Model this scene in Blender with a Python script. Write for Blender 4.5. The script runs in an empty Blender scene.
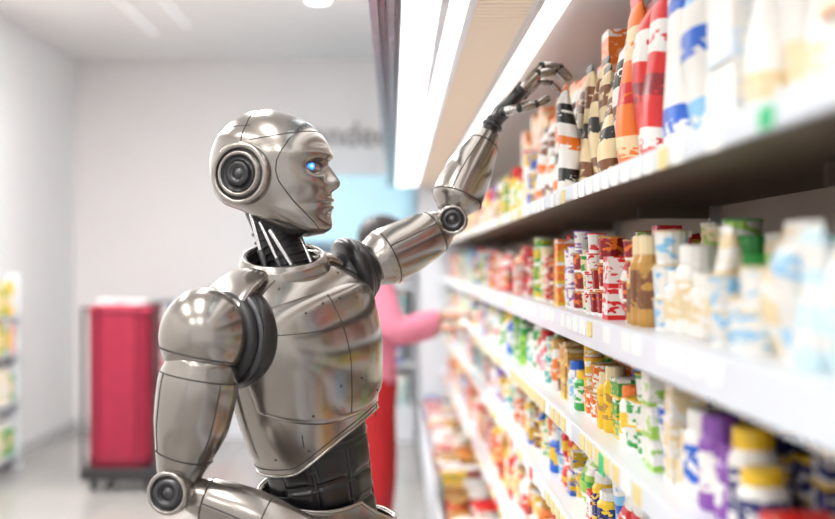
import bpy, math, random, bisect
import numpy as np
from mathutils import Vector, Matrix
random.seed(11)
S = bpy.context.scene
S.view_settings.view_transform = 'Standard'
COL = S.collection

# ------------------------------------------------------------ materials
def mat(name, col, rough=0.5, metal=0.0, emis=None, estr=0.0, coat=0.0, bump=0.0, bscale=40, var=0.0):
    m = bpy.data.materials.new(name); m.use_nodes = True
    nt = m.node_tree; b = nt.nodes['Principled BSDF']
    b.inputs['Base Color'].default_value = (*col, 1)
    b.inputs['Roughness'].default_value = rough
    b.inputs['Metallic'].default_value = metal
    b.inputs['Coat Weight'].default_value = coat
    b.inputs['Coat Roughness'].default_value = 0.07
    if emis:
        b.inputs['Emission Color'].default_value = (*emis, 1)
        b.inputs['Emission Strength'].default_value = estr
    tc = nt.nodes.new('ShaderNodeTexCoord')
    n = nt.nodes.new('ShaderNodeTexNoise'); n.inputs['Scale'].default_value = bscale
    n.inputs['Detail'].default_value = 3
    nt.links.new(tc.outputs['Object'], n.inputs['Vector'])
    if var > 0:
        mx = nt.nodes.new('ShaderNodeMix'); mx.data_type = 'RGBA'
        mx.inputs['A'].default_value = (*[c*(1-var) for c in col], 1)
        mx.inputs['B'].default_value = (*[min(1, c*(1+var)) for c in col], 1)
        nt.links.new(n.outputs['Fac'], mx.inputs['Factor'])
        nt.links.new(mx.outputs['Result'], b.inputs['Base Color'])
    if bump > 0:
        bp = nt.nodes.new('ShaderNodeBump'); bp.inputs['Strength'].default_value = bump
        bp.inputs['Distance'].default_value = 0.002
        nt.links.new(n.outputs['Fac'], bp.inputs['Height'])
        nt.links.new(bp.outputs['Normal'], b.inputs['Normal'])
    return m

M_METAL = mat('robot_metal', (0.30, 0.275, 0.252), 0.23, 0.92, coat=0.5, var=0.04, bscale=12)
M_METAL2 = mat('robot_metal_light', (0.42, 0.395, 0.37), 0.2, 0.95, coat=0.3)
M_CHROME = mat('robot_chrome', (0.62, 0.62, 0.62), 0.15, 1.0)
M_BLACK = mat('robot_black', (0.010, 0.010, 0.012), 0.28, 0.0, coat=0.15)
M_RUB = mat('robot_rubber', (0.012, 0.012, 0.014), 0.38)
M_SEAM = mat('robot_seam', (0.03, 0.027, 0.025), 0.6)
M_DARKM = mat('robot_gunmetal', (0.08, 0.08, 0.085), 0.3, 0.9)
M_EYE = mat('robot_eye_socket', (0.10, 0.16, 0.28), 0.12, 0.3)
M_IRIS = mat('robot_iris_glow', (0.02, 0.2, 0.9), 0.3, 0, (0.02, 0.20, 1.0), 2.4)
M_PUPIL = mat('robot_pupil_glow', (0.6, 0.9, 1), 0.3, 0, (0.4, 0.75, 1.0), 1.6)

def product_mat():
    m = bpy.data.materials.new('product_print'); m.use_nodes = True
    nt = m.node_tree; b = nt.nodes['Principled BSDF']; b.inputs['Roughness'].default_value = 0.33
    a = nt.nodes.new('ShaderNodeAttribute'); a.attribute_name = 'Col'
    a2 = nt.nodes.new('ShaderNodeAttribute'); a2.attribute_name = 'Col2'
    tc = nt.nodes.new('ShaderNodeTexCoord')
    mp = nt.nodes.new('ShaderNodeMapping'); mp.inputs['Scale'].default_value = (1, 1, 2.2)
    n = nt.nodes.new('ShaderNodeTexNoise'); n.inputs['Scale'].default_value = 40; n.inputs['Detail'].default_value = 3.0
    r = nt.nodes.new('ShaderNodeValToRGB'); r.color_ramp.interpolation = 'CONSTANT'
    r.color_ramp.elements[0].color = (0, 0, 0, 1); r.color_ramp.elements[1].position = 0.54
    mx = nt.nodes.new('ShaderNodeMix'); mx.data_type = 'RGBA'
    L = nt.links.new
    L(tc.outputs['Object'], mp.inputs['Vector']); L(mp.outputs['Vector'], n.inputs['Vector']); L(n.outputs['Fac'], r.inputs['Fac'])
    L(r.outputs['Color'], mx.inputs['Factor']); L(a.outputs['Color'], mx.inputs['A']); L(a2.outputs['Color'], mx.inputs['B'])
    L(mx.outputs['Result'], b.inputs['Base Color'])
    return m
M_PROD = product_mat()

# ------------------------------------------------------------ generic helpers
def empty(name, loc=(0, 0, 0)):
    e = bpy.data.objects.new(name, None); e.location = loc; e.empty_display_size = 0.1
    COL.objects.link(e); return e
def attach(o, parent):
    if parent:
        o.parent = parent; o.matrix_parent_inverse = Matrix.Translation(-Vector(parent.location))
def mesh_obj(name, verts, faces, mats, parent=None, smooth=True, midx=None):
    me = bpy.data.meshes.new(name)
    me.from_pydata([tuple(v) for v in verts], [], faces)
    for m in (mats if isinstance(mats, list) else [mats]): me.materials.append(m)
    if midx is not None: me.polygons.foreach_set('material_index', midx)
    me.polygons.foreach_set('use_smooth', [smooth]*len(faces))
    me.update()
    o = bpy.data.objects.new(name, me); COL.objects.link(o); attach(o, parent)
    return o

def boxes(name, lst, mats, parent=None, bevel=0.0, idx=None):
    V, F = [], []
    for (x0, x1, y0, y1, z0, z1) in lst:
        k = len(V)
        V += [(x0, y0, z0), (x1, y0, z0), (x1, y1, z0), (x0, y1, z0), (x0, y0, z1), (x1, y0, z1), (x1, y1, z1), (x0, y1, z1)]
        F += [(k, k+3, k+2, k+1), (k+4, k+5, k+6, k+7), (k, k+1, k+5, k+4), (k+1, k+2, k+6, k+5), (k+2, k+3, k+7, k+6), (k+3, k, k+4, k+7)]
    mi = None
    if idx: mi = [i for i in idx for _ in range(6)]
    o = mesh_obj(name, V, F, mats, parent, False, mi)
    if bevel > 0:
        b = o.modifiers.new('b', 'BEVEL'); b.width = bevel; b.segments = 2
    return o

def pchip(xs, ys):
    xs = np.array(xs, float); ys = np.array(ys, float)
    h = np.diff(xs); d = np.diff(ys)/h
    m = np.zeros(len(xs)); m[0] = d[0]; m[-1] = d[-1]
    for i in range(1, len(xs)-1):
        if d[i-1]*d[i] > 0:
            w1 = 2*h[i]+h[i-1]; w2 = h[i]+2*h[i-1]
            m[i] = (w1+w2)/(w1/d[i-1]+w2/d[i])
    xs = [float(q) for q in xs]; ys = [float(q) for q in ys]; m = [float(q) for q in m]; h = [float(q) for q in h]
    def f(x):
        x = min(max(x, xs[0]), xs[-1]); i = min(bisect.bisect_right(xs, x)-1, len(h)-1)
        t = (x-xs[i])/h[i]
        return ((2*t**3-3*t*t+1)*ys[i]+(t**3-2*t*t+t)*h[i]*m[i]+(-2*t**3+3*t*t)*ys[i+1]+(t**3-t*t)*h[i]*m[i+1])
    return f

def surf_mesh(name, fn, nu, nv, mats, parent, capb=True, capt=True, solid=0):
    V, F = [], []
    for j in range(nv+1):
        for i in range(nu): V.append(fn(j/nv, 2*math.pi*i/nu))
    for j in range(nv):
        for i in range(nu):
            a = j*nu+i; b = j*nu+(i+1) % nu
            F.append((a, b, b+nu, a+nu))
    if capb: F.append(tuple(reversed(range(nu))))
    if capt: F.append(tuple(range(nv*nu, nv*nu+nu)))
    o = mesh_obj(name, V, F, mats, parent)
    if solid:
        s = o.modifiers.new('s', 'SOLIDIFY'); s.thickness = solid; s.offset = -1
    return o

def curve_line(name, pts, r, m, parent, cyclic=False):
    cu = bpy.data.curves.new(name, 'CURVE'); cu.dimensions = '3D'; cu.bevel_depth = r; cu.bevel_resolution = 2
    sp = cu.splines.new('POLY'); sp.points.add(len(pts)-1)
    for p, q in zip(sp.points, pts): p.co = (*q, 1)
    sp.use_cyclic_u = cyclic
    cu.materials.append(m)
    o = bpy.data.objects.new(name, cu); COL.objects.link(o); attach(o, parent)
    return o

def path_fn(pts, radii, ref=Vector((0, 1, 0))):
    P = [Vector(p) for p in pts]; n = len(P)
    s = [0]
    for i in range(1, n): s.append(s[-1]+(P[i]-P[i-1]).length)
    s = [q/s[-1] for q in s]
    fx = [pchip(s, [p[k] for p in P]) for k in range(3)] if n > 2 else None
    ra = [(r, r) if not isinstance(r, tuple) else r for r in radii]
    f1 = pchip(s, [r[0] for r in ra]); f2 = pchip(s, [r[1] for r in ra])
    def c(u):
        if fx: return Vector((fx[0](u), fx[1](u), fx[2](u)))
        return P[0].lerp(P[1], u)
    def fn(u, t):
        u0 = max(0, u-0.01); u1 = min(1, u+0.01)
        T = (c(u1)-c(u0)).normalized()
        A = T.cross(ref)
        if A.length < 1e-4: A = T.cross(Vector((1, 0, 0)))
        A.normalize(); B = A.cross(T).normalized()
        return c(u)+A*(f1(u)*math.cos(t))+B*(f2(u)*math.sin(t))
    return fn

def sweep(name, pts, radii, m, parent, nu=28, nv=24, rnd=0.35, ref=Vector((0, 1, 0))):
    fn = path_fn(pts, radii, ref)
    mid = lambda u: sum([fn(u, 2*math.pi*i/8) for i in range(8)], Vector((0, 0, 0)))/8
    ends = []
    for u in (0.0, 1.0):
        c = mid(u); ends.append((c, sum((fn(u, 2*math.pi*i/8)-c).length for i in range(8))/8))
    T0 = (ends[0][0]-mid(0.03)).normalized(); T1 = (ends[1][0]-mid(0.97)).normalized()
    K = 6; rings = []
    for k in range(K):
        a = (k/K)*math.pi/2; rings.append((0.0, math.sin(a), ends[0][0], T0*ends[0][1]*rnd*math.cos(a)))
    for j in range(nv+1): rings.append((j/nv, 1, None, None))
    for k in range(K-1, -1, -1):
        a = (k/K)*math.pi/2; rings.append((1.0, math.sin(a), ends[1][0], T1*ends[1][1]*rnd*math.cos(a)))
    V, F = [], []
    for (u, sc, c, off) in rings:
        for i in range(nu):
            p = fn(u, 2*math.pi*i/nu)
            if c is not None: p = c+(p-c)*max(sc, 0.02)+off
            V.append(p)
    for j in range(len(rings)-1):
        for i in range(nu):
            a = j*nu+i; b = j*nu+(i+1) % nu; F.append((a, b, b+nu, a+nu))
    F.append(tuple(reversed(range(nu)))); F.append(tuple(range(len(V)-nu, len(V))))
    return mesh_obj(name, V, F, m, parent), fn

def lathe(name, c, axis, prof, mats, parent, nu=48, midx=None):
    c = Vector(c); ax = Vector(axis).normalized()
    a = ax.cross(Vector((0, 0, 1)))
    if a.length < 1e-3: a = Vector((1, 0, 0))
    a.normalize(); b = ax.cross(a)
    V, F, mi = [], [], []
    for (r, h) in prof:
        for i in range(nu):
            t = 2*math.pi*i/nu; V.append(c+ax*h+(a*math.cos(t)+b*math.sin(t))*max(r, 1e-5))
    for j in range(len(prof)-1):
        for i in range(nu):
            p = j*nu+i; q = j*nu+(i+1) % nu; F.append((p, q, q+nu, p+nu)); mi.append(midx[j] if midx else 0)
    return mesh_obj(name, V, F, mats, parent, True, mi)

def ellipsoid(name, c, r, m, parent, rot=None, nu=32, nv=20):
    c = Vector(c); rot = rot or Matrix.Identity(3)
    def fn(v, t):
        p = math.pi*(v-0.5); q = Vector((r[0]*math.cos(p)*math.cos(t), r[1]*math.cos(p)*math.sin(t), r[2]*math.sin(p)))
        return c+rot @ q
    return surf_mesh(name, fn, nu, nv, m, parent, False, False)

# ============================================================ ROOM
M_WALL = mat('wall_paint', (0.93, 0.925, 0.925), 0.7, bump=0.1, var=0.02, bscale=3)
M_WALLB = mat('wall_paint_back', (0.85, 0.82, 0.815), 0.7, bump=0.1, var=0.03, bscale=2)
M_CEIL = mat('ceiling_paint', (0.93, 0.905, 0.89), 0.8, var=0.02, bscale=3)
def floor_mat():
    m = mat('floor_tile', (0.46, 0.47, 0.47), 0.16, 0.0, coat=0.2)
    nt = m.node_tree; b = nt.nodes['Principled BSDF']
    tc = nt.nodes.new('ShaderNodeTexCoord'); br = nt.nodes.new('ShaderNodeTexBrick')
    br.offset = 0; br.inputs['Scale'].default_value = 1.0
    br.inputs['Brick Width'].default_value = 0.6; br.inputs['Row Height'].default_value = 0.6
    br.inputs['Mortar Size'].default_value = 0.004
    br.inputs['Color1'].default_value = (0.40, 0.385, 0.365, 1); br.inputs['Color2'].default_value = (0.35, 0.34, 0.33, 1)
    br.inputs['Mortar'].default_value = (0.25, 0.25, 0.25, 1)
    nt.links.new(tc.outputs['Object'], br.inputs['Vector']); nt.links.new(br.outputs['Color'], b.inputs['Base Color'])
    return m
YB, XL, XR, ZC = 10.4, -2.87, 1.3, 3.31
boxes('floor', [(XL-0.1, XR+0.1, -4, YB+0.1, -0.1, 0)], floor_mat())
boxes('ceiling', [(XL-0.1, XR+0.1, -4, YB+0.1, ZC, ZC+0.1)], M_CEIL)
boxes('wall_left', [(XL-0.1, XL, -4, YB, 0, ZC)], M_WALL)
boxes('wall_back', [(XL-0.1, XR+0.1, YB, YB+0.1, 0, ZC)], M_WALLB)
boxes('wall_right', [(XR, XR+0.1, -4, YB, 0, ZC)], M_WALL)
M_BB = mat('baseboard', (0.6, 0.6, 0.6), 0.5)
boxes('baseboard_back', [(XL, XR, YB-0.015, YB, 0, 0.1)], M_BB)
boxes('baseboard_left', [(XL, XL+0.015, -4, YB-0.015, 0, 0.1)], M_BB)

M_LAMP = mat('lamp_diffuser', (1, 1, 1), 0.5, 0, (1.0, 0.97, 0.935), 16.0)
M_LAMPR = mat('lamp_diffuser_bright', (1, 1, 1), 0.5, 0, (1.0, 0.98, 0.96), 42.0)
M_LAMPF = mat('lamp_frame', (0.85, 0.85, 0.85), 0.4)
k = 0
for (x, y) in [(-1.9, -1.5), (-1.9, 1.2), (-1.9, 3.9), (-0.7, -1.5), (-0.7, 1.2), (-0.7, 3.9), (-0.9, 6.4), (-2.2, 6.4)]:
    e = empty('ceiling_light' if k == 0 else 'ceiling_light.%03d' % k, (x, y, ZC)); k += 1
    boxes('frame', [(x-0.24, x+0.24, y-0.8, y+0.8, ZC-0.03, ZC)], M_LAMPF, e)
    boxes('diffuser', [(x-0.20, x+0.20, y-0.76, y+0.76, ZC-0.036, ZC-0.03)], M_LAMPR if y > 5 else M_LAMP, e)
M_TRK = mat('track_light', (.95, .93, .92), 0.5, 0, (1, 0.98, 0.96), 0.22)
boxes('ceiling_track_light', [(-1.93, -1.88, 7.3, 9.2, ZC-0.012, ZC)], M_TRK)
boxes('ceiling_track_light.001', [(-1.62, -1.57, 7.3, 8.9, ZC-0.012, ZC)], M_TRK)
lathe('downlight', (-0.53, 7.98, ZC), (0, 0, -1), [(0.09, 0), (0.09, 0.015), (0.08, 0.017), (0.075, 0.012), (0, 0.012)], [M_LAMPF, M_LAMP], None, midx=[0, 0, 0, 1])

tcu = bpy.data.curves.new('wall_sign_letters', 'FONT'); tcu.body = 'andec'; tcu.size = 0.30; tcu.extrude = 0.012
to = bpy.data.objects.new('wall_sign_letters', tcu); COL.objects.link(to)
to.location = (-0.75, YB-0.014, 2.54); to.rotation_euler = (math.pi/2, 0, 0)
tcu.materials.append(mat('sign_grey', (0.25, 0.23, 0.23), 0.5))

# ============================================================ PRODUCTS
class PB:
    def __init__(s): s.V = []; s.F = []; s.C = []; s.C2 = []
    def lathe(s, x, y, z, prof, cols, nu=14):
        k = len(s.V)
        for (r, h) in prof:
            for i in range(nu):
                t = 2*math.pi*i/nu; s.V.append((x+r*math.cos(t), y+r*math.sin(t), z+h))
        for j in range(len(prof)-1):
            for i in range(nu):
                p = k+j*nu+i; q = k+j*nu+(i+1) % nu; s.F.append((p, q, q+nu, p+nu)); s.C.append(cols[j][0]); s.C2.append(cols[j][1])
        s.F.append(tuple(range(len(s.V)-nu, len(s.V)))); s.C.append(cols[-1][0]); s.C2.append(cols[-1][1])
    def hull(s, rings, cols):
        k = len(s.V); n = len(rings[0])
        for r in rings: s.V += r
        for j in range(len(rings)-1):
            for i in range(n):
                p = k+j*n+i; q = k+j*n+(i+1) % n; s.F.append((p, q, q+n, p+n)); s.C.append(cols[j][0]); s.C2.append(cols[j][1])
        s.F.append(tuple(range(len(s.V)-n, len(s.V)))); s.C.append(cols[-1][0]); s.C2.append(cols[-1][1])
    def cup(s, x, y, z, w, h, c, c2, lid):
        r = w/2
        s.lathe(x, y, z, [(r*.78, 0), (r*.82, h*.12), (r*.92, h*.82), (r*.93, h*.92), (r, h*.93), (r, h*.98), (r*.9, h)],
                [((.9, .9, .88),)*2, (c, c2), (c, c2), ((.9, .9, .9),)*2, (lid, lid), (lid, lid), (lid, c2)])
    def jar(s, x, y, z, w, h, c, c2, lid):
        r = w/2
        s.lathe(x, y, z, [(r*.9, 0), (r, h*.05), (r, h*.2), (r, h*.62), (r, h*.7), (r*.8, h*.79), (r*.84, h*.8), (r*.84, h*.98), (r*.78, h)],
                [(c2, c2), (c2, c2), (c, c2), (c2, c2), (c2, c2), (lid, lid), (lid, lid), (lid, lid), (lid, lid)])
    def bottle(s, x, y, z, w, h, c, c2, lid):
        r = w/2
        s.lathe(x, y, z, [(r*.85, 0), (r, h*.04), (r, h*.2), (r*.95, h*.5), (r, h*.6), (r*.8, h*.72), (r*.4, h*.84), (r*.45, h*.85), (r*.45, h*.98), (r*.38, h)],
                [(c2, c2), (c2, c2), (c, c2), (c, c2), (c2, c2), (c2, c2), (lid, lid), (lid, lid), (lid, lid), (lid, lid)])
    def carton(s, x, y, z, w, h, c, c2, lid):
        a = w/2; d = w*.42
        def r(sx, sy, zz): return [(x-sx, y-sy, z+zz), (x+sx, y-sy, z+zz), (x+sx, y+sy, z+zz), (x-sx, y+sy, z+zz)]
        s.hull([r(a, d, 0), r(a, d, h*.25), r(a, d, h*.6), r(a, d, h*.84), r(a, d*.12, h*.95), r(a, d*.1, h)], [(c2, c), (c, c2), (c, c2), (c, c), (lid, lid), (lid, lid)])
    def box(s, x, y, z, w, h, c, c2, lid):
        a = w*.5; d = w*.48
        def r(sx, sy, zz): return [(x-sx, y-sy, z+zz), (x+sx, y-sy, z+zz), (x+sx, y+sy, z+zz), (x-sx, y+sy, z+zz)]
        s.hull([r(a, d, 0), r(a, d, h*.15), r(a, d, h*.7), r(a, d, h*.82), r(a, d, h)], [(c2, c2), (c, c2), (c, c), (lid, c), (lid, lid)])
    def pouch(s, x, y, z, w, h, c, c2, lid, lean=0.0):
        rings = []; cols = []
        N = 16; M = 18
        for j in range(M):
            v = j/(M-1); th = 0.28*w*(math.sin(math.pi*min(1, v*0.8+0.18)))**.8*(1 if v < .93 else .3)+0.002
            ww = w/2*(1-0.10*math.sin(math.pi*v))
            wob = 0.007*math.sin(v*6+y*30)+lean*v
            rings.append([(x+wob+th*math.cos(2*math.pi*i/N), y+ww*math.copysign(abs(math.sin(2*math.pi*i/N))**.6, math.sin(2*math.pi*i/N)), z+v*h+.006*math.sin(2*math.pi*i/N+y*9)*math.sin(math.pi*v)) for i in range(N)])
            band = [c, c, c2, c2, c, c, c, lid, lid, c, c, c2, c2, c2, c, c, lid, c][j]
            cols.append((band, c if j in (2, 7, 12) else band))
        s.hull(rings, cols)
    def build(s, name, smooth=False, parent=None):
        o = mesh_obj(name, s.V, s.F, M_PROD, parent, smooth)
        for nm, cc in (('Col', s.C), ('Col2', s.C2)):
            at = o.data.color_attributes.new(nm, 'FLOAT_COLOR', 'CORNER')
            buf = np.ones((len(o.data.loops), 4), dtype=np.float32)
            cnt = np.array([len(f) for f in s.F]); arr = np.array([q[:3] for q in cc], dtype=np.float32)
            buf[:, :3] = np.repeat(arr, cnt, axis=0)
            at.data.foreach_set('color', buf.ravel())
        return o

WHT = (.84, .82, .78); CRM = (.80, .64, .38); RED = (.66, .012, .012); DRD = (.28, .005, .012); ORG = (.82, .18, .012); YEL = (.82, .52, .02)
GRN = (.02, .34, .05); LGR = (.34, .60, .08); BLU = (.012, .12, .58); NVY = (.01, .02, .15); PNK = (.78, .20, .28); TEA = (.02, .40, .42); BRN = (.20, .07, .02); GLD = (.50, .26, .05); BLK = (.01, .01, .01); PCH = (.85, .45, .24); SKY = (.25, .55, .8); PUR = (.25, .08, .4)
WILD = [(RED, YEL, WHT), (WHT, BLU, RED), (YEL, RED, WHT), (SKY, WHT, BLU), (WHT, GRN, YEL), (CRM, RED, GLD), (PNK, WHT, RED), (WHT, PUR, PUR), (BLU, YEL, WHT), (GRN, YEL, WHT), (BRN, GLD, CRM), (LGR, WHT, GRN), (TEA, WHT, YEL)]
FX = 0.40
cups, jars, bottles, cartons, pouches = PB(), PB(), PB(), PB(), PB()
def stock(y0, y1, z, hmax, kinds, pal, wmin=.055, wmax=.085, x0=FX+.005, rows=3, jitter=.016, wild=.33):
    for row in range(rows):
        y = y0
        while y+wmin < y1:
            kd = random.choice(kinds)
            n = random.choice([1, 1, 2, 2, 3])
            w = random.uniform(wmin, wmax); c, c2, lid = random.choice(WILD if random.random() < wild else pal)
            for q in range(n):
                if q > 0 and y+w > y1: break
                xc = x0+w/2+random.uniform(0, jitter)+row*.095; yc = y+w/2
                jit = random.uniform(.88, 1.06)
                cc = tuple(min(1, v*jit) for v in c)
                if kd in ('cup', 'box'):
                    h = w*random.uniform(.7, 1.1); zz = z
                    m = max(1, int(hmax/h)); m = random.randint(max(1, m-1), m)
                    for i in range(m):
                        dx, dy = random.uniform(-.004, .004), random.uniform(-.003, .003)
                        (cups.cup if kd == 'cup' else cartons.box)(xc+dx, yc+dy, zz, w, h, cc, c2, lid); zz += h
                elif kd == 'jar': jars.jar(xc, yc, z, w, hmax*random.uniform(.5, .88), cc, c2, lid)
                elif kd == 'bottle': bottles.bottle(xc, yc, z, w*.95, hmax*random.uniform(.7, .97), cc, c2, lid)
                elif kd == 'carton': cartons.carton(xc, yc, z, w, hmax*random.uniform(.7, .95), cc, c2, lid)
                elif kd == 'pouch': pouches.pouch(xc, yc, z, w*1.1, hmax*random.uniform(.7, .97), cc, c2, lid)
                y += w+.003
E = 1.5
Z1, Z2, Z3, Z4, Z5 = E+.157, E-.110, E-.335, E-.55, E-.85
stock(0.55, 1.15, Z1, .36, ['pouch', 'box'], [(WHT, PCH, WHT), (WHT, YEL, CRM), (WHT, WHT, GRN), (CRM, WHT, WHT)], .09, .12, wild=.05)
stock(1.15, 1.66, Z1, .40, ['pouch', 'box'], [(WHT, WHT, WHT), (WHT, (.7, .8, .9), WHT), (WHT, CRM, WHT), (WHT, PCH, WHT)], .09, .12, wild=0)
stock(1.67, 1.94, Z1, .40, ['pouch', 'box'], [(WHT, BLU, WHT), (SKY, BLU, WHT), (WHT, SKY, BLU)], .10, .125, wild=0)
stock(1.97, 2.26, Z1, .38, ['pouch'], [(RED, ORG, WHT), (ORG, CRM, RED), (RED, WHT, DRD), (PCH, RED, WHT)], .085, .095, wild=0)
stock(2.28, 3.05, Z1, .315, ['pouch'], [(WHT, BLK, BLK), (WHT, BLK, ORG), (CRM, BRN, BLK), (WHT, BLK, BRN)], .075, .10, x0=FX+.012, rows=1, wild=0)
stock(3.05, 3.6, Z1, .27, ['pouch'], [(WHT, ORG, BLK), (WHT, BRN, ORG), (CRM, RED, WHT)], .075, .10, x0=FX+.0, rows=1, wild=0)
stock(2.30, 4.8, Z1, .40, ['box'], [(PCH, CRM, WHT), (CRM, PCH, ORG), (PCH, WHT, PCH), (WHT, PCH, CRM), (ORG, PCH, WHT)], .09, .12, x0=FX+.10, rows=2, wild=0)
stock(3.6, 9.0, Z1, .22, ['cup', 'jar', 'pouch', 'box'], [(WHT, ORG, ORG), (ORG, WHT, WHT), (CRM, WHT, YEL), (CRM, BRN, WHT), (YEL, WHT, GRN), (WHT, YEL, RED)], .06, .09, wild=.15)
stock(0.55, 1.35, Z2, .20, ['jar', 'pouch', 'cup', 'box', 'bottle'], [(PCH, WHT, CRM), (WHT, CRM, YEL), (CRM, WHT, WHT), (WHT, PNK, PNK), ((.6, .78, .85), WHT, WHT), (WHT, SKY, WHT)], .05, .08, wild=.1)
stock(1.35, 2.1, Z2, .185, ['jar', 'cup', 'pouch', 'box', 'bottle'], [(WHT, YEL, YEL), (CRM, LGR, WHT), (CRM, WHT, WHT), (YEL, WHT, WHT), (WHT, LGR, GRN), (WHT, SKY, CRM)], .045, .068, wild=.2)
stock(2.1, 3.6, Z2, .185, ['cup', 'cup', 'jar', 'box', 'pouch'], [(RED, WHT, WHT), (WHT, RED, RED), (ORG, YEL, WHT), (DRD, ORG, GLD), (CRM, GRN, WHT), (WHT, LGR, GLD)], .042, .062)
stock(3.6, 9.0, Z2, .18, ['cup', 'pouch', 'box'], [(RED, WHT, WHT), (DRD, RED, BRN), (YEL, RED, WHT), (WHT, ORG, ORG), (CRM, GRN, GRN)], .055, .09)
stock(0.55, 1.35, Z3, .17, ['cup', 'jar', 'box'], [(CRM, NVY, GLD), (NVY, GLD, WHT), (WHT, GLD, BLU), (BRN, CRM, GLD), (CRM, BRN, BLU)], .06, .08, wild=.1)
stock(1.35, 2.1, Z3, .17, ['cup', 'jar', 'cup', 'box'], [(CRM, WHT, WHT), (WHT, LGR, WHT), (BLU, WHT, WHT), (NVY, WHT, YEL), (GLD, WHT, CRM), (CRM, GLD, GLD)], .045, .07)
stock(2.1, 3.1, Z3, .17, ['cup', 'cup', 'jar', 'box'], [(ORG, WHT, GLD), (YEL, WHT, ORG), (YEL, GRN, WHT), (WHT, ORG, WHT), (CRM, BLU, GLD), (GLD, YEL, CRM)], .042, .06)
stock(3.1, 4.2, Z3, .17, ['cup', 'jar', 'pouch', 'box'], [(GRN, WHT, WHT), (GRN, LGR, GRN), (WHT, GRN, GRN), (LGR, YEL, WHT), (TEA, WHT, WHT)], .05, .07, wild=.1)
stock(4.2, 9.0, Z3, .17, ['cup', 'jar', 'bottle', 'box'], [(YEL, WHT, WHT), (GRN, WHT, YEL), (WHT, ORG, ORG), (WHT, BLU, BLU), (RED, WHT, WHT)], .06, .09)
mixp = [(YEL, BLU, WHT), (WHT, YEL, YEL), (BLU, WHT, WHT), (WHT, RED, RED), (NVY, YEL, WHT), (ORG, WHT, WHT), (WHT, GRN, WHT), (TEA, WHT, YEL)]
stock(1.2, 9.0, Z4, .16, ['cup', 'jar', 'box', 'pouch'], mixp, .05, .075)
stock(1.8, 9.0, Z5, .22, ['cup', 'jar', 'bottle', 'box'], [(WHT, RED, RED), (CRM, RED, WHT), (WHT, YEL, YEL), (RED, WHT, WHT), (DRD, ORG, GLD), (YEL, WHT, WHT)], .06, .10)
stock(2.5, 9.0, .36, .14, ['cup', 'box', 'jar'], [(WHT, RED, RED), (RED, WHT, WHT), (ORG, CRM, WHT), (DRD, WHT, GLD), (CRM, BRN, WHT)], .09, .13, x0=.22, rows=4)

# display case
case = empty('refrigerated_display_case', (0.6, 5, 0))
M_SH = mat('shelf_white', (0.76, 0.79, 0.84), 0.35, coat=0.2)
M_RAIL = mat('shelf_rail', (0.72, 0.77, 0.84), 0.3)
M_INN = mat('case_liner', (0.50, 0.40, 0.32), 0.5)
M_USHADE = mat('shelf_underside', (0.15, 0.11, 0.08), 0.5)  # shade below the shelves, painted as a dark brown base colour
Y0, Y1 = 0.35, 9.2
boxes('back_panel', [(.80, .86, Y0, Y1, 0.1, 2.12)], M_INN, case)
sh = []; rl = []; un = []
for z, h in ((Z1, .027), (Z2, .052), (Z3, .035), (Z4, .03), (Z5, .03)):
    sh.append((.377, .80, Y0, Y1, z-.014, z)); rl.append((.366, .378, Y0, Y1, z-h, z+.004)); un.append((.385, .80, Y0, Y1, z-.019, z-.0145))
boxes('shelves', sh, M_SH, case, .002)
boxes('under_shelf_shade_sheets', un, M_USHADE, case)  # added thin dark sheets that stand in for the shade under each shelf
boxes('price_rails', rl, M_RAIL, case, .002)
boxes('base_deck', [(.20, .80, Y0, Y1, .12, .355)], M_SH, case, .01)
boxes('deck_lip', [(.185, .20, Y0, Y1, .12, .42)], M_RAIL, case, .004)
boxes('kick_plate', [(.26, .86, Y0, Y1, 0, .12)], mat('kick', (.1, .1, .1), .5), case)
boxes('end_panel', [(.19, .86, Y1, Y1+.04, 0, 2.4)], M_SH, case, .005)
M_UP = mat('upright', (.5, .5, .5), .4, .5)
boxes('uprights', [(.775, .80, y, y+.03, .36, 2.1) for y in np.arange(Y0, Y1, 1.25)], M_UP, case)
br = []
for z in (Z1, Z2, Z3, Z4, Z5):
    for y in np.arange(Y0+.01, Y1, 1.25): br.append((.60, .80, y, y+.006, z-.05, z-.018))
boxes('shelf_brackets', br, M_USHADE, case)  # brackets take the same painted shade colour
ZU = E+.60
boxes('canopy_body', [(-.05, .86, Y0, Y1+.04, ZU+.02, ZU+.34)], M_SH, case, .005)
M_VAL1 = mat('valance_dark', (.08, .12, .15), .25, .5); M_VAL2 = mat('valance_mid', (.33, .42, .48), .25, .5)
boxes('valance', [(-.060, -.040, Y0, Y1, ZU-.01, ZU+.36), (-.038, -.022, Y0, Y1, ZU, ZU+.02), (-.020, .0, Y0, Y1, ZU+.004, ZU+.02), (.002, .014, Y0, Y1, ZU-.004, ZU+.02)],
      [M_VAL1, M_VAL2], case, 0, [1, 0, 1, 0])
M_CLIGHT = mat('canopy_lamp', (1, 1, 1), .5, 0, (1, .98, .955), 2.6)
boxes('canopy_lamp_panel', [(.018, .105, Y0, Y1, ZU+.004, ZU+.02)], M_CLIGHT, case)
boxes('canopy_rails', [(.106, .125, Y0, Y1, ZU-.006, ZU+.02), (.17, .188, Y0, Y1, ZU-.006, ZU+.02), (.325, .34, Y0, Y1, ZU-.012, ZU+.02)], M_RAIL, case)
boxes('canopy_inner_panel', [(.126, .169, Y0, Y1, ZU+.006, ZU+.02)], M_CLIGHT, case)
M_SLAT = mat('slat_beige_glow', (.66, .56, .45), .45, 0, (1.0, .80, .62), .26)  # beige slats are no lamps; faint warm emission paints them as lit
boxes('air_grille_slats', [(.19, .323, y, y+.020, ZU, ZU+.012) for y in np.arange(Y0, Y1, .038)], M_SLAT, case)
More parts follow.
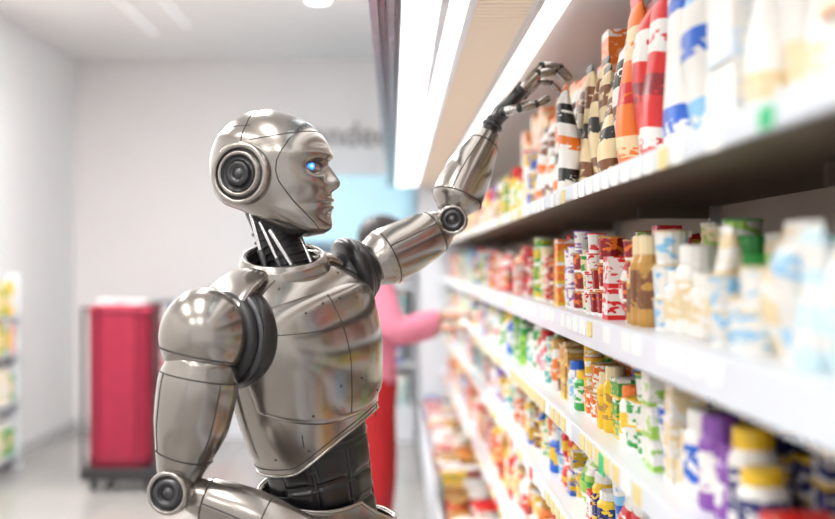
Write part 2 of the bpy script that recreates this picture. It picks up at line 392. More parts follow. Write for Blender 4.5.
boxes('air_grille_back', [(.19, .323, Y0, Y1, ZU+.014, ZU+.02)], mat('grille_back', (.14, .10, .07), .6), case)
boxes('canopy_back_lamp', [(.345, .40, Y0, Y1, ZU-.004, ZU+.02)], M_CLIGHT, case)
tg, ti = [], []
TM = [mat('tag_white', (.9, .9, .88), .5), mat('tag_yellow', (.80, .66, .28), .5), mat('tag_green', (.02, .55, .2), .5), mat('tag_red', (.8, .1, .08), .5)]
for z, w in ((Z1, [0, 0, 0, 0, 0, 1]), (Z2, [0, 0, 0, 0, 0, 1]), (Z3, [0, 1, 1, 1]), (Z4, [1, 1, 0, 3]), (Z5, [0, 3, 1])):
    y = 1.3
    while y < 9:
        if random.random() < .8:
            tg.append((.3635, .366, y, y+.05, z-.03, z-.002)); ti.append(random.choice(w))
        y += .085
tg.append((.3630, .366, 1.12, 1.16, Z1-.026, Z1-.004)); ti.append(2)
tg.append((.3630, .366, 2.02, 2.07, Z3-.04, Z3-.005)); ti.append(2)
boxes('price_tags', tg, TM, case, 0, ti)

# ---- background fixtures
def gondola(name, x0, x1, yf, depth, zs, h, pal, kinds):
    e = empty(name, ((x0+x1)/2, yf, 0)); g = PB()
    top = zs[-1]+h+.05
    boxes('frame', [(x0, x1, yf+depth-.03, yf+depth, 0, top), (x0-.02, x0, yf, yf+depth, 0, top), (x1, x1+.02, yf, yf+depth, 0, top), (x0, x1, yf, yf+depth-.03, 0, zs[0]-.03)], M_SH, e, .004)
    boxes('shelf_boards', [(x0, x1, yf, yf+depth-.03, z-.03, z) for z in zs], M_SH, e, .003)
    for z in zs:
        x = x0+.01
        while x < x1-.1:
            w = random.uniform(.07, .11); c, c2, l = random.choice(pal)
            getattr(g, random.choice(kinds))(x+w/2, yf+.08, z, w, h*random.uniform(.65, .95), c, c2, l)
            x += w+.005
    g.build('stocked_goods', False, e)
    return e
gondola('wall_shelving_unit', -2.15, -1.2, 9.9, .45, [.25, .55, .85], .27, [(WHT, PNK, WHT), (WHT, (.5, .3, .6), WHT), (CRM, WHT, WHT), ((.6, .75, .6), WHT, WHT), (PNK, WHT, WHT)], ['carton', 'jar', 'cup'])
e2 = gondola('wall_freezer_unit', -1.05, .15, 9.7, .6, [.3, .65, 1.0, 1.3], .28, [(ORG, WHT, WHT), (WHT, BLU, BLU), (BRN, CRM, WHT), (WHT, TEA, WHT), (RED, WHT, WHT)], ['carton', 'jar'])
M_BLUEP = mat('freezer_header_blue', (.42, .66, .78), .4, 0, (.4, .7, .85), .3)
boxes('header_panel', [(-1.07, .17, 9.66, 10.3, 1.66, 2.22)], M_BLUEP, e2, .01)
e3 = empty('side_shelving_unit', (-2.8, 8, 0)); g3 = PB()
boxes('frame', [(XL+.015, XL+.03, 7.4, 8.5, 0, 1.42), (XL+.03, -2.74, 7.4, 7.43, 0, 1.42), (XL+.03, -2.74, 8.47, 8.5, 0, 1.42)], M_SH, e3)
boxes('shelf_boards', [(XL+.03, -2.74, 7.43, 8.47, z-.02, z) for z in (.12, .5, .85, 1.12)], M_SH, e3)
for z in (.12, .5, .85, 1.12):
    y = 7.45
    while y < 8.38:
        c, c2, l = random.choice([(YEL, WHT, WHT), (YEL, GRN, WHT), (WHT, YEL, YEL), (CRM, ORG, WHT)] if z > .8 else [(WHT, CRM, WHT), (CRM, GRN, WHT), (WHT, WHT, CRM)])
        g3.jar(-2.79, y+.045, z, .08, .24, c, c2, l); y += .088
g3.build('stocked_goods', False, e3)

# ---- red roll container
rc = empty('roll_container', (-1.78, 7.8, 0))
M_REDF = mat('red_fabric', (.29, .007, .035), .7, bump=.3, bscale=20, var=.3)
M_REDD = mat('red_fabric_dark', (.16, .004, .02), .7)
M_BLKP = mat('black_plastic', (.02, .02, .022), .5)
def rcf(v, t):
    n = 5; c, s_ = math.cos(t), math.sin(t)
    x = .205*math.copysign(abs(c)**(2/n), c); y = .26*math.copysign(abs(s_)**(2/n), s_)
    k = 1+.022*math.sin(t*22)*(.4+.6*v)
    return Vector((-1.82+x*k, 7.85+y*k, .15+1.06*v+.012*math.sin(3*t)*v))
surf_mesh('red_bag', rcf, 160, 24, M_REDF, rc)
for i, v in enumerate((.05, .95)):
    curve_line('strap_%d' % (i+1), [rcf(v, 2*math.pi*j/120) for j in range(120)], .010, M_REDD, rc, True)
for i, t in enumerate((-108, -72)):
    curve_line('fold_%d' % (i+1), [rcf(j/20, D_) for j in range(21) for D_ in (math.radians(t),)], .009, M_REDD, rc)
boxes('base', [(-2.06, -1.56, 7.56, 8.14, .07, .15)], M_BLKP, rc, .015)
boxes('upright_frame', [(-1.575, -1.555, 7.58, 7.60, .1, 1.24), (-1.575, -1.555, 8.10, 8.12, .1, 1.24), (-1.575, -1.555, 7.58, 8.12, 1.22, 1.24), (-1.575, -1.555, 7.58, 8.12, .7, .72), (-2.055, -2.035, 7.58, 7.60, .1, 1.2), (-2.055, -2.035, 7.6, 8.12, 1.18, 1.2), (-2.055, -2.035, 8.10, 8.12, .1, 1.2)], M_DARKM, rc)
for i, (x, y) in enumerate([(-1.98, 7.62), (-1.62, 7.62), (-1.98, 8.08), (-1.62, 8.08)]):
    lathe('wheel_%d' % (i+1), (x-.015, y, .04), (1, 0, 0), [(0, 0), (.04, 0), (.04, .03), (0, .03)], M_BLKP, rc, 20)
boxes('cardboard_goods', [(-1.98, -1.83, 7.65, 7.9, 1.215, 1.25), (-1.82, -1.66, 7.68, 8.0, 1.215, 1.24)], mat('pale_box', (.60, .58, .60), .6), rc, .005)

# ============================================================ HEAD SURFACE (shared)
hf = pchip([25, 28, 34, 45, 57, 70, 85, 97, 104, 114, 125, 137, 144, 149, 151.4, 152], [44, 58, 65, 66.5, 67.5, 66.5, 65, 64, 65.5, 63, 57, 45, 33, 19, 8, 1])
hb = pchip([25, 30, 40, 50, 58, 67, 80, 100, 120, 135, 144, 149, 151.4, 152], [28, 18, 0, -22, -43, -52, -57, -58, -53, -41, -30, -17, -7, -1])
hw = pchip([25, 28, 35, 45, 60, 80, 100, 120, 135, 144, 149, 151.4, 152], [8, 17, 27, 35, 41, 45, 47, 44, 36, 27, 17, 7, 1])
ridge = pchip([64, 68, 71, 74, 78, 84, 92, 101], [0, 1.5, 6.5, 10.5, 11.8, 8.8, 4.3, 0])
G = lambda q: math.exp(-q*q)
def head_local(v, t, n=2.25):
    z = 25+127*(1-math.cos(math.pi*v))/2
    f, b, w = hf(z), hb(z), hw(z)
    c, s_ = math.cos(t), math.sin(t)
    x = (f+b)/2+(f-b)/2*math.copysign(abs(c)**(2/n), c)
    y = w*math.copysign(abs(s_)**(2/n), s_)
    y *= 1-.12*max(0, c)*G((z-55)/40)
    if c > 0:
        k = min(1, c*2.5); ay = abs(y)
        d = ridge(z)*G(y/(4.8+3.4*G((z-75)/6)))
        d += -7.0*G((ay-17)/10)*G((z-93)/7)
        d += 2.6*G((z-104)/5)*G(y/30)-1.2*G(y/6)*G((z-99)/5)
        d += 2.2*G((ay-27)/11)*G((z-79)/10)-2.0*G((ay-27)/9)*G((z-58)/12)
        d += 3.4*G((z-61)/2.8)*G(y/10)+3.2*G((z-53.5)/3.0)*G(y/9)-2.0*G((z-57.2)/1.1)*G(y/12)
        d += 3.0*G((z-35)/7)*G(y/12)-1.8*G((z-46.5)/3.5)*G(y/13)
        x += d*k
    return Vector((x, y, z-87))

# ============================================================ ROBOT
U = 2.4/1160
def R(px, py, dy=0):
    d = 2.4+dy*U
    return Vector(((px-395)*d/1160, d, E+(262-py)*d/1160))
rob = empty('humanoid_robot', (-0.22, 2.4, 0))
seam_n = [0]
def seam(fn, pts, r=0.7, m=None, cyc=False):
    seam_n[0] += 1
    return curve_line('seam_%02d' % seam_n[0], [fn(*p) for p in pts], r*U, m or M_SEAM, rob, cyc)
def ringpts(u, n=48): return [(u, 2*math.pi*i/n) for i in range(n)]
D = math.radians

# --- head
HC = R(267, 175, 0)
HM = Matrix.Translation(HC) @ Matrix.Rotation(D(-17), 4, 'Z') @ Matrix.Scale(U, 4)
def head_fn(v, t): return HM @ head_local(v, t)
surf_mesh('head_shell', head_fn, 192, 150, M_METAL, rob, True, True)
HR = HM.to_3x3().normalized()
def HL(x, y, z): return HM @ Vector((x, y, z-87))
def zv(z): return math.acos(1-2*(z-25)/127)/math.pi
for sg in (-1, 1):
    seam(head_fn, [(zv(151.5-i*(151.5-101)/30), sg*D(100)) for i in range(31)], .6)
    seam(head_fn, [(zv(z), sg*D(t)) for z, t in [(133, 30), (126, 42), (118, 55), (108, 64), (98, 68), (88, 70), (78, 69), (68, 64), (58, 58), (48, 52), (40, 45), (33, 36), (28, 24)]], .6)
seam(head_fn, [(zv(118+10*math.sin(math.pi*i/40)), -D(92)+D(184)*i/40) for i in range(41)], .5)
seam(head_fn, [(zv(128+5*math.cos(math.pi*i/40)), -D(95)-D(170)*i/40) for i in range(41)], .5)
seam(head_fn, [(zv(57.2), D(-22+44*i/12)) for i in range(13)], .45)
for sgn, nm in ((-1, 'right'), (1, 'left')):
    c = HL(49.5, sgn*17.5, 93)
    ellipsoid('eyeball_'+nm, c, (7.2*U, 8*U, 5.0*U), M_EYE, rob, HR)
    dirv = HR @ Vector((math.cos(D(30)), sgn*math.sin(D(30)), 0))
    lathe('iris_'+nm, c, dirv, [(4.3*U, 5.6*U), (4.1*U, 6.9*U), (2.4*U, 7.6*U), (1.6*U, 7.7*U), (0, 7.9*U)], [M_IRIS, M_PUPIL], rob, 24, [0, 0, 0, 1])
    for up_ in (1, -1):
        pts = []
        for i in range(17):
            a = math.pi*i/16
            yy = 17.5-10*math.cos(a); zz = 93+up_*4.4*math.sin(a)
            best = None; q = 0
            for s_ in range(40):
                p = head_local(zv(zz), -D(5+s_*1.6))
                if best is None or abs(abs(p.y)-yy) < best: best = abs(abs(p.y)-yy); q = p
            pts.append(HM @ Vector((q.x+.3, sgn*abs(q.y), q.z)))
        curve_line('eyelid_%s_%s' % (nm, 'upper' if up_ > 0 else 'lower'), pts, (1.3 if up_ > 0 else .8)*U, M_DARKM if up_ > 0 else M_METAL, rob)
for sgn in (-1, 1):
    c = HL(-7, sgn*40, 85); ax = HR @ Vector((-.06, sgn, 0))
    pr = [(30, 0), (31, 3), (31, 9), (29.5, 11.5), (27, 12), (25, 11), (24, 8.5), (22.5, 8.5), (22, 12.5), (20.5, 13.5), (18.5, 13), (17.5, 9), (12.5, 9), (12, 13), (11, 14), (7, 14.2), (6, 12.5), (5, 12.5), (4.5, 13.5), (0, 13.8)]
    mi = [0, 0, 0, 0, 0, 2, 2, 0, 0, 0, 2, 2, 2, 2, 2, 1, 2, 1, 1]
    lathe('ear_disc_%s' % ('right' if sgn < 0 else 'left'), c, ax, [(r*U, h*U) for r, h in pr], [M_METAL, M_DARKM, M_BLACK], rob, 64, mi)
# --- neck
NP = [R(268, 205, 5), R(276, 235, 5), R(286, 262, 3), R(294, 300, 0)]
sweep('neck_core', NP, [(25*U, 24*U), (21*U, 22*U), (22*U, 24*U), (28*U, 28*U)], M_RUB, rob)
nfn = path_fn(NP, [26*U, 22*U, 23.5*U, 29*U])
for i in range(9): seam(nfn, ringpts(.25+.08*i, 32), 1.6, M_BLACK, True)
for i, (a, b, r) in enumerate([((250, 210, -16), (268, 278, -24), 2.2), ((260, 222, -24), (288, 284, -32), 1.8), ((270, 230, -26), (306, 290, -30), 2.6), ((300, 236, -6), (322, 290, -16), 2.0)]):
    A, B = R(*a), R(*b)
    sweep('neck_piston_%d' % (i+1), [A, B], [r*U, r*U], M_CHROME, rob, 12, 4)
    sweep('neck_cylinder_%d' % (i+1), [A.lerp(B, .6), B], [r*1.6*U, r*1.6*U], M_DARKM, rob, 14, 4)
sweep('throat_plate', [R(262, 212, 0), R(285, 226, 0), R(308, 233, -3)], [(7*U, 24*U), (6*U, 20*U), (4*U, 12*U)], M_BLACK, rob)

# --- torso
TM_ = Matrix.Translation(R(300, 350, 0)) @ Matrix.Rotation(D(-45), 4, 'Z') @ Matrix.Rotation(D(12), 4, 'X') @ Matrix.Scale(U, 4)
TR = TM_.to_3x3().normalized()
taf = pchip([-115, -75, -35, 0, 25, 48, 66, 80, 90], [46, 55, 65, 70, 67, 58, 45, 32, 26])
tab = pchip([-115, -75, -40, -10, 20, 45, 65, 80, 90], [44, 48, 52, 56, 60, 58, 50, 38, 30])
tb = pchip([-115, -75, -40, -10, 20, 45, 60, 72, 82, 90], [66, 74, 79, 82, 84, 85, 80, 66, 46, 34])
def zbot(t): return -108+36*max(0, math.cos(t-D(35)))**1.3
def tz(z, t, off=0):
    c, s_ = math.cos(t), math.sin(t); n = 2.2
    a = (taf(z) if c > 0 else tab(z))+off
    x = a*math.copysign(abs(c)**(2/n), c); y = (tb(z)+off)*math.copysign(abs(s_)**(2/n), s_)
    if c > 0:
        x += 2.0*G((abs(y)-36)/28)*G((z-12)/34)*min(1, 2*c)
    return TM_ @ Vector((x, y, z))
def torso_fn(v, t):
    zb = zbot(t); return tz(zb+(88-zb)*v, t)
surf_mesh('chest_shell', torso_fn, 128, 80, M_METAL, rob, False, False, 5*U)
seam(torso_fn, [(0.0, 2*math.pi*i/96) for i in range(96)], 1.5, M_METAL2, True)
seam(torso_fn, [(0.035, 2*math.pi*i/96) for i in range(96)], .6, None, True)
def patch(name, fn, t0f, t1f, z0f, z1f, off, m, n=80, k=48):
    V, F = [], []
    for j in range(k+1):
        w_ = j/k
        for i in range(n+1):
            u_ = i/n; z0, z1 = z0f(u_), z1f(u_); z = z0+(z1-z0)*w_
            t = t0f(w_)+(t1f(w_)-t0f(w_))*u_
            e = off*(1-max(abs(2*u_-1), abs(2*w_-1))**30)
            V.append(fn(z, t, e-.4))
    for j in range(k):
        for i in range(n):
            a = j*(n+1)+i; F.append((a, a+1, a+n+2, a+n+1))
    return mesh_obj(name, V, F, m, rob)
zlo = lambda u_: -50-16*math.cos((2*u_-1)*2.2)
zhi = lambda u_: 62-14*(2*u_-1)**2
patch('breastplate', tz, lambda w_: D(-86+8*math.cos(math.pi*w_)), lambda w_: D(86-8*math.cos(math.pi*w_)), zlo, zhi, 3.8, M_METAL, 100, 60)
for sg, nm in ((-1, 'right'), (1, 'left')):
    patch('side_plate_'+nm, tz, lambda w_: D(sg*92), lambda w_: D(sg*140), lambda u_: -94, lambda u_: 8, 2.4, M_METAL, 24, 24)
bz = lambda z, t: tz(z, t, 3.3)
seam(bz, [(58-i*3.9, 0) for i in range(31)], .6)
seam(bz, [(34-5*math.cos(2*D(-74+70*i/30)), D(-74+70*i/30)) for i in range(31)], .5)
seam(bz, [(34-5*math.cos(2*D(4+70*i/30)), D(4+70*i/30)) for i in range(31)], .5)
for sg in (-1, 1):
    seam(tz, [(84-i*1.0, sg*D(40+i*.9)) for i in range(20)], .6)
    seam(tz, [(-68-i*1.2, sg*D(40)) for i in range(12)], .6)
def rivet(p, nrm, r=1.3):
    lathe('rivet', p, nrm, [(r*U, -.2*U), (r*U, .4*U), (r*.6*U, .7*U), (0, .8*U)], M_DARKM, rob, 10)
for (z, t) in [(48, -20), (48, 20), (42, -58), (-40, -68), (-50, -30), (-50, 30), (-28, -8), (-28, 8), (52, -6), (52, 6)]:
    p = tz(z, D(t), 3.4); q = tz(z, D(t)+.02, 3.4); w = tz(z+1, D(t), 3.4)
    rivet(p, (q-p).cross(w-p))
for (z, t) in [(-90, -70), (-86, -36), (72, -35), (72, 30)]:
    p = tz(z, D(t)); q = tz(z, D(t)+.02); w = tz(z+1, D(t)); rivet(p, (q-p).cross(w-p))
def collar(v, t):
    prof = [(42, 76), (45, 83), (43, 92), (39, 98), (35, 96), (32, 84)]
    i = v*(len(prof)-1); a = int(min(i, len(prof)-2)); f = i-a
    r = prof[a][0]*(1-f)+prof[a+1][0]*f; z = prof[a][1]*(1-f)+prof[a+1][1]*f
    z += 9*max(0, -math.cos(t))-9*max(0, math.cos(t))
    return TM_ @ Vector((r*math.cos(t)*.92-2, r*math.sin(t)*1.08, z))
surf_mesh('collar', collar, 64, 20, M_METAL, rob, False, False)
for sg in (-1, 1):
    pts = [TM_ @ Vector(p) for p in ([(-8, sg*36, 86), (-6, sg*52, 83), (-2, sg*72, 76), (2, sg*92, 60), (4, sg*100, 44)] if sg < 0 else [(-8, sg*30, 88), (-6, sg*44, 83), (-4, sg*58, 75)])]
    rr = [(8, 24), (10, 30), (10, 34), (9, 33), (6, 27)] if sg < 0 else [(9, 24), (10, 28), (8, 26)]
    sweep('shoulder_strap_%s' % ('right' if sg < 0 else 'left'), pts, [(a*U, b*U) for a, b in rr], M_METAL, rob, 40, 24, ref=TR @ Vector((1, 0, 0)))
# abdomen
ab_f = pchip([-240, -190, -150, -110, -60], [46, 44, 44, 46, 46]); ab_b = pchip([-240, -190, -150, -110, -60], [60, 57, 56, 58, 62])
def abd_fn(v, t):
    z = -240+180*v; c, s_ = math.cos(t), math.sin(t)
    k = 1+.012*math.cos(t*10)
    return TM_ @ Vector((ab_f(z)*c*k, ab_b(z)*s_*k, z))
surf_mesh('abdomen_core', abd_fn, 96, 40, M_BLACK, rob)
for i in range(6): seam(abd_fn, [(.25+.11*i+.03*math.cos(2*math.pi*j/64), 2*math.pi*j/64) for j in range(64)], 1.0, M_DARKM, True)
for t in (-75, -40, 0, 40): seam(abd_fn, [(.2+.6*j/20, D(t)) for j in range(21)], 1.0, M_DARKM)
def plate(name, t0, t1, v0, v1, off, m):
    V, F = [], []
    n, k = 14, 10
    for j in range(k+1):
        for i in range(n+1):
            t = t0+(t1-t0)*i/n; v = v0+(v1-v0)*j/k
            p = abd_fn(v, t); c = abd_fn(v, t+math.pi); e = off*U*(1-max(abs(2*i/n-1), abs(2*j/k-1))**8)
            c = (p+c)/2; V.append(p+(p-c).normalized()*e)
    for j in range(k):
        for i in range(n):
            a = j*(n+1)+i; F.append((a, a+1, a+n+2, a+n+1))
    return mesh_obj(name, V, F, m, rob)
kk = 0
for (t0, t1) in ((-74, -42), (-38, -3), (3, 38)):
    for (v0, v1) in ((.30, .46), (.48, .62), (.64, .80)):
        kk += 1; plate('abdomen_plate_%d' % kk, D(t0), D(t1), v0, v1, 3, M_BLACK)
pff = pchip([-290, -250, -220, -180, -140, -120], [34, 50, 58, 57, 55, 52]); pfb = pchip([-290, -250, -220, -180, -140, -120], [50, 70, 76, 74, 69, 64])
def pel_fn(v, t):
    c, s_ = math.cos(t), math.sin(t)
    ztop = -132-20*max(0, c)**1.2-62*max(0, s_)**.8
    z = ztop+(-262-ztop)*v
    return TM_ @ Vector((pff(z)*math.copysign(abs(c)**.9, c), pfb(z)*math.copysign(abs(s_)**.9, s_), z))
surf_mesh('pelvis_shell', pel_fn, 96, 30, M_METAL, rob, False, True, -3*U)
seam(pel_fn, [(0, 2*math.pi*i/96) for i in range(96)], 1.6, M_METAL2, True)

# --- right (near) shoulder and arm
lat = Vector((-.62, -.78, .05))
rp = lambda l: [(r*U, h*U) for r, h in l]
lathe('shoulder_ring_right', R(236, 337, -62), lat, rp([(20, -22), (38, -18), (47, -8), (49, 0), (47, 8), (41, 12), (36, 9), (20, 8)]), M_BLACK, rob, 64)
lathe('shoulder_ring_outer_right', R(224, 337, -76), lat, rp([(20, -6), (40, -5), (43.5, -1), (42, 4), (36, 7), (10, 7)]), M_RUB, rob, 64)
lathe('shoulder_ring_trim_right', R(232, 337, -68), lat, rp([(40, 1), (46, 3), (47.6, 5), (46, 7), (38, 8)]), M_DARKM, rob, 64)
RY = Matrix.Rotation(D(12), 3, 'Y')
PC = R(203, 335, -100)
ellipsoid('pauldron_right', PC, (40*U, 33*U, 43*U), M_METAL, rob, RY, 64, 40)
def pau(v, t):
    p = math.pi*(v-.5); q = Vector((40.3*U*math.cos(p)*math.cos(t), 33.3*U*math.cos(p)*math.sin(t), 43.3*U*math.sin(p)))
    return PC+RY @ q
seam(pau, [(.36, 2*math.pi*i/64) for i in range(64)], .7, None, True)
_, ua = sweep('upper_arm_right', [R(202, 362, -100), R(198, 385, -100), R(192, 420, -98), R(185, 450, -94), R(179, 474, -92)],
      [(32*U, 30*U), (37*U, 33*U), (35*U, 32*U), (28*U, 27*U), (21*U, 22*U)], M_METAL, rob, 56, 40, .3)
seam(ua, ringpts(.13), .7, None, True); seam(ua, ringpts(.82), .8, None, True)
seam(ua, [(.13+.69*i/20, D(215)) for i in range(21)], .6); seam(ua, [(.13+.69*i/20, D(310)) for i in range(21)], .6)
ellipsoid('elbow_core_right', R(177, 486, -90), (20*U, 20*U, 20*U), M_BLACK, rob)
def joint(name, c, ax, r, h):
    pr = [(0, -h), (r*.9, -h), (r, -h*.8), (r, h*.8), (r*.93, h), (r*.8, h), (r*.76, h*.8), (r*.66, h*.8), (r*.62, h*1.05), (r*.42, h*1.1), (r*.38, h*.85), (r*.25, h*.85), (r*.2, h), (0, h)]
    lathe(name, c, ax, rp(pr), [M_METAL, M_BLACK, M_DARKM], rob, 48, [0, 0, 0, 0, 0, 1, 1, 2, 2, 1, 1, 2, 2])
joint('elbow_joint_right', R(172, 492, -108), (-.25, -1, .05), 20, 12)
_, fa = sweep('forearm_right', [R(190, 494, -94), R(212, 501, -97), R(250, 516, -102), R(300, 536, -108), R(340, 552, -112)],
      [(15*U, 16*U), (21*U, 22*U), (25*U, 24*U), (21*U, 20*U), (13*U, 14*U)], M_METAL, rob, 48, 36, .4)
seam(fa, ringpts(.12), .8, None, True); seam(fa, ringpts(.5), .7, None, True); seam(fa, [(.12+.38*i/14, D(270)) for i in range(15)], .6)
def finger(name, pts, r):
    P = [R(*p) for p in pts]
    for i in range(3):
        a, b = P[i], P[i+1]; rr = r*(1-.1*i)
        sweep('%s_phalanx_%d' % (name, i+1), [a.lerp(b, .1), a.lerp(b, .5), a.lerp(b, .92)], [rr*U, rr*1.12*U, rr*.9*U], M_METAL2 if i != 1 else M_METAL, rob, 14, 6, .7)
        ellipsoid('%s_knuckle_%d' % (name, i+1), a, (rr*1.08*U,)*3, M_BLACK, rob, None, 14, 10)
sweep('wrist_right', [R(340, 552, -112), R(352, 557, -112)], [11*U, 11*U], M_BLACK, rob)
sweep('palm_right', [R(350, 556, -112), R(366, 562, -112), R(384, 570, -112)], [(9*U, 13*U), (9*U, 18*U), (7*U, 17*U)], M_METAL2, rob)
for i, dy in enumerate((-124, -116, -108, -100)):
    finger('right_finger_%d' % (i+1), [(386, 571+i, dy), (402, 577+i, dy), (410, 588+i, dy), (408, 598+i, dy)], 4.2)
finger('right_thumb', [(362, 566, -126), (374, 578, -130), (386, 586, -130), (396, 590, -127)], 4.6)

# --- left (far) shoulder and reaching arm
axL = R(400, 248, 90)-R(346, 272, 58)
ellipsoid('shoulder_ball_left', R(352, 274, 56), (32*U, 32*U, 30*U), M_BLACK, rob)
lathe('shoulder_ring_left', R(350, 272, 52), axL, rp([(16, -8), (33, -5), (37, 1), (35, 8), (28, 12), (10, 12)]), M_BLACK, rob)
lathe('shoulder_ring_left_outer', R(359, 269, 62), axL, rp([(16, -3), (31, -2), (33, 2), (30, 7), (10, 8)]), M_RUB, rob)
lathe('shoulder_trim_left', R(356, 270, 58), axL, rp([(30, -2), (35, -1), (36, 1), (35, 3), (30, 4)]), M_DARKM, rob)
_, ul = sweep('upper_arm_left', [R(372, 264, 74), R(386, 257, 80), R(410, 245, 90), R(432, 233, 98), R(442, 227, 102)],
      [(25*U, 25*U), (31*U, 29*U), (29*U, 28*U), (25*U, 24*U), (19*U, 19*U)], M_METAL, rob, 48, 32, .25)
seam(ul, ringpts(.2), .7, None, True); seam(ul, ringpts(.88), .7, None, True); seam(ul, [(.2+.68*i/14, D(285)) for i in range(15)], .6)
sweep('elbow_link_left', [R(440, 230, 102), R(456, 214, 106)], [16*U, 16*U], M_BLACK, rob)
joint('elbow_joint_left', R(453, 220, 88), (-.1, -1, 0), 16, 10)
_, fl = sweep('forearm_left', [R(453, 210, 106), R(457, 198, 110), R(466, 178, 118), R(479, 153, 128), R(488, 135, 135)],
      [(18*U, 19*U), (28*U, 27*U), (27*U, 27*U), (20*U, 20*U), (13*U, 14*U)], M_METAL, rob, 48, 32, .3)
seam(fl, ringpts(.14), .7, None, True); seam(fl, ringpts(.88), .7, None, True); seam(fl, [(.14+.74*i/14, D(290)) for i in range(15)], .6)
sweep('wrist_left', [R(486, 139, 135), R(490, 129, 137), R(495, 120, 139)], [10*U, 9*U, 10*U], M_BLACK, rob)
for q in (.3, .7):
    a = R(486, 139, 135).lerp(R(495, 120, 139), q); lathe('wrist_ring', a, R(495, 120, 139)-R(486, 139, 135), rp([(6, -2), (11.5, -2), (12, 0), (11.5, 2), (6, 2)]), M_DARKM, rob, 28)
sweep('palm_left', [R(494, 122, 140), R(502, 112, 142), R(513, 100, 144), R(523, 91, 145)], [(8*U, 12*U), (10*U, 18*U), (9*U, 21*U), (6.5*U, 20*U)], M_BLACK, rob, 28, 20)
sweep('palm_plate_left', [R(499, 106, 141), R(508, 96, 143), R(518, 85, 145)], [(3*U, 10*U), (4*U, 15*U), (3*U, 15*U)], M_METAL2, rob, 24, 12)
finger('left_index', [(521, 90, 128), (538, 73, 130), (555, 72, 134), (567, 83, 137)], 5.0)
finger('left_middle', [(524, 87, 139), (542, 66, 141), (560, 67, 145), (571, 79, 149)], 5.1)
finger('left_ring', [(525, 90, 150), (542, 71, 153), (558, 72, 156), (568, 84, 159)], 4.7)
finger('left_little', [(524, 96, 160), (538, 82, 163), (551, 83, 165), (560, 92, 167)], 4.2)
finger('left_thumb', [(504, 112, 124), (519, 108, 118), (536, 104, 121), (549, 98, 130)], 5.4)
hx = R(562, 84, 146)
pouches.pouch(hx.x+.012, hx.y, Z1, .085, hx.z-Z1-.004, WHT, BLK, ORG, lean=0.0)
pouches.build('snack_pouch_stock', True)
cups.build('yogurt_cup_stock'); jars.build('jar_stock'); bottles.build('bottle_stock'); cartons.build('carton_stock')

# --- legs
for sg, nm in ((-1, 'right'), (1, 'left')):
    h = TM_ @ Vector((0, sg*46, -235)); fw = Vector((.75, -.66, 0))
    k_ = Vector((h.x, h.y, .50))+fw*.03; a_ = Vector((h.x, h.y, .10))-fw*.02
    ellipsoid('hip_joint_'+nm, h, (.07, .07, .07), M_BLACK, rob)
    sweep('thigh_'+nm, [h-Vector((0, 0, .04)), h.lerp(k_, .35), h.lerp(k_, .9)], [.075, .085, .055], M_METAL, rob)
    ellipsoid('knee_joint_'+nm, k_, (.052, .052, .055), M_BLACK, rob)
    sweep('shin_'+nm, [k_-Vector((0, 0, .04)), k_.lerp(a_, .35), k_.lerp(a_, .92)], [.05, .062, .036], M_METAL, rob)
    ellipsoid('ankle_joint_'+nm, a_, (.038, .038, .04), M_BLACK, rob)
    sweep('foot_'+nm, [a_-fw*.06-Vector((0, 0, .055)), a_+fw*.03-Vector((0, 0, .05)), a_+fw*.17-Vector((0, 0, .07))], [(.045, .04), (.05, .045), (.03, .045)], M_METAL, rob, ref=Vector((.66, .75, 0)))

# ============================================================ SHOPPER
M_SKIN = mat('skin', (.50, .26, .17), .5); M_PINK = mat('pink_sweater', (.78, .26, .38), .8, bump=.3, bscale=60, var=.08)
M_TRS = mat('red_trousers', (.46, .010, .016), .75, var=.12, bscale=8); M_SHOE = mat('dark_shoes', (.03, .03, .03), .4); M_HAIR = mat('dark_hair', (.015, .01, .01), .5, var=.3, bscale=80)
SX = -.095
shp = empty('shopper', (SX, 5.5, 0))
vs = [(-.02, 5.5, .92), (-.03, 5.5, 1.05), (-.02, 5.5, 1.22), (.0, 5.5, 1.36), (.0, 5.5, 1.42), (.01, 5.5, 1.47), (.02, 5.5, 1.55),
      (.01, 5.32, 1.36), (.10, 5.26, 1.18), (.26, 5.28, 1.235), (.325, 5.285, 1.25),
      (.01, 5.68, 1.36), (.07, 5.74, 1.13), (.25, 5.74, 1.16), (.33, 5.74, 1.17),
      (-.01, 5.40, .86), (.01, 5.39, .48), (-.03, 5.39, .10), (.06, 5.38, .045), (.11, 5.38, .04),
      (-.01, 5.60, .86), (.03, 5.61, .48), (.0, 5.62, .10), (.10, 5.63, .045), (.15, 5.63, .04)]
vs = [(x+SX, y, z) for x, y, z in vs]
es = [(0, 1), (1, 2), (2, 3), (3, 4), (4, 5), (5, 6), (3, 7), (7, 8), (8, 9), (9, 10), (3, 11), (11, 12), (12, 13), (13, 14), (0, 15), (15, 16), (16, 17), (17, 18), (18, 19), (0, 20), (20, 21), (21, 22), (22, 23), (23, 24)]
rs = [(.155, .135), (.155, .135), (.17, .145), (.145, .125), (.07, .07), (.052, .052), (.05, .05), (.085, .085), (.072, .072), (.052, .052), (.032, .032), (.085, .085), (.07, .07), (.05, .05), (.032, .032),
      (.115, .115), (.085, .085), (.062, .062), (.045, .04), (.04, .035), (.115, .115), (.085, .085), (.062, .062), (.045, .04), (.04, .035)]
me = bpy.data.meshes.new('body'); me.from_pydata(vs, es, []); o = bpy.data.objects.new('body_tmp', me); COL.objects.link(o)
o.modifiers.new('sk', 'SKIN')
if not me.skin_vertices:
    bpy.context.view_layer.objects.active = o
    bpy.ops.mesh.customdata_skin_add()
sv = me.skin_vertices[0].data
for i, r in enumerate(rs): sv[i].radius = r; sv[i].use_root = (i == 0)
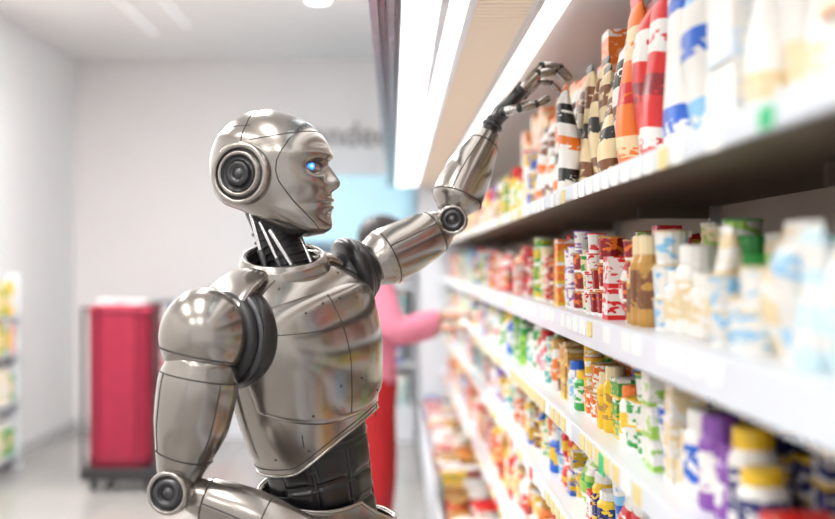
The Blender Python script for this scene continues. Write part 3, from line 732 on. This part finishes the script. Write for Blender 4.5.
ss = o.modifiers.new('sub', 'SUBSURF'); ss.levels = 2
bpy.context.view_layer.update()
dg = bpy.context.evaluated_depsgraph_get(); bm_ = bpy.data.meshes.new_from_object(o.evaluated_get(dg))
bpy.data.objects.remove(o)
bm_.name = 'body'
for m in (M_PINK, M_TRS, M_SKIN, M_SHOE): bm_.materials.append(m)
for p in bm_.polygons:
    c = p.center; p.use_smooth = True
    p.material_index = 3 if c.z < .09 else (1 if c.z < .95 else (2 if (c.z > 1.435 and abs(c.y-5.5) < .08) or c.x > SX+.295 else 0))
ob = bpy.data.objects.new('body', bm_); COL.objects.link(ob); attach(ob, shp)
hs = .225/127
PM = Matrix.Translation((SX+.03, 5.5, 1.60)) @ Matrix.Rotation(D(8), 4, 'Z') @ Matrix.Scale(hs, 4)
surf_mesh('head', lambda v, t: PM @ head_local(v, t), 64, 60, M_SKIN, shp)
def hair_fn(v, t):
    vv = .36+.64*v
    if math.cos(t) > .1: vv = max(vv, .36+.36*min(1, (math.cos(t)-.1)*3))
    p = head_local(min(vv, 1), t); n_ = Vector((p.x, p.y, p.z+5)).normalized()
    return PM @ (p+n_*6)
surf_mesh('hair', hair_fn, 64, 40, M_HAIR, shp, True, True)
M_EW = mat('eye_white', (.8, .8, .8), .2)
for sg in (-1, 1):
    ellipsoid('eye', PM @ Vector((53, sg*17, 6.5)), (6*hs,)*3, M_EW, shp, None, 12, 8)
    ellipsoid('ear', PM @ Vector((-2, sg*46, -3)), (9*hs, 4*hs, 14*hs), M_SKIN, shp, None, 12, 8)
for hx_, hy, hz in ((SX+.325, 5.285, 1.25), (SX+.33, 5.74, 1.17)):
    sweep('palm', [(hx_-.01, hy, hz), (hx_+.03, hy, hz+.005), (hx_+.065, hy, hz+.005)], [(.018, .028), (.018, .04), (.013, .038)], M_SKIN, shp, 16, 8)
    for i in range(4):
        y = hy-.03+.02*i; L = [.06, .07, .065, .05][i]
        sweep('finger_%d' % (i+1), [(hx_+.06, y, hz+.005), (hx_+.06+L*.5, y, hz+.008), (hx_+.06+L, y, hz-.012)], [.009, .0085, .007], M_SKIN, shp, 10, 6, .8)
    sweep('thumb', [(hx_+.01, hy-.03, hz), (hx_+.035, hy-.05, hz-.005), (hx_+.06, hy-.052, hz-.008)], [.011, .010, .008], M_SKIN, shp, 10, 6, .8)

# ============================================================ LIGHT + CAMERA
w = bpy.data.worlds.new('world'); S.world = w; w.use_nodes = True
w.node_tree.nodes['Background'].inputs['Color'].default_value = (1, .985, .97, 1)
w.node_tree.nodes['Background'].inputs['Strength'].default_value = 1.3

cam = bpy.data.cameras.new('camera'); co = bpy.data.objects.new('camera', cam); COL.objects.link(co)
co.location = (0, 0, E); co.rotation_euler = (math.pi/2, 0, 0)
cam.lens = 50; cam.sensor_width = 36; cam.shift_x = 22.5/835; cam.shift_y = 2.5/835
cam.clip_start = .05
cam.dof.use_dof = True; cam.dof.focus_distance = 2.36; cam.dof.aperture_fstop = 1.65
S.camera = co
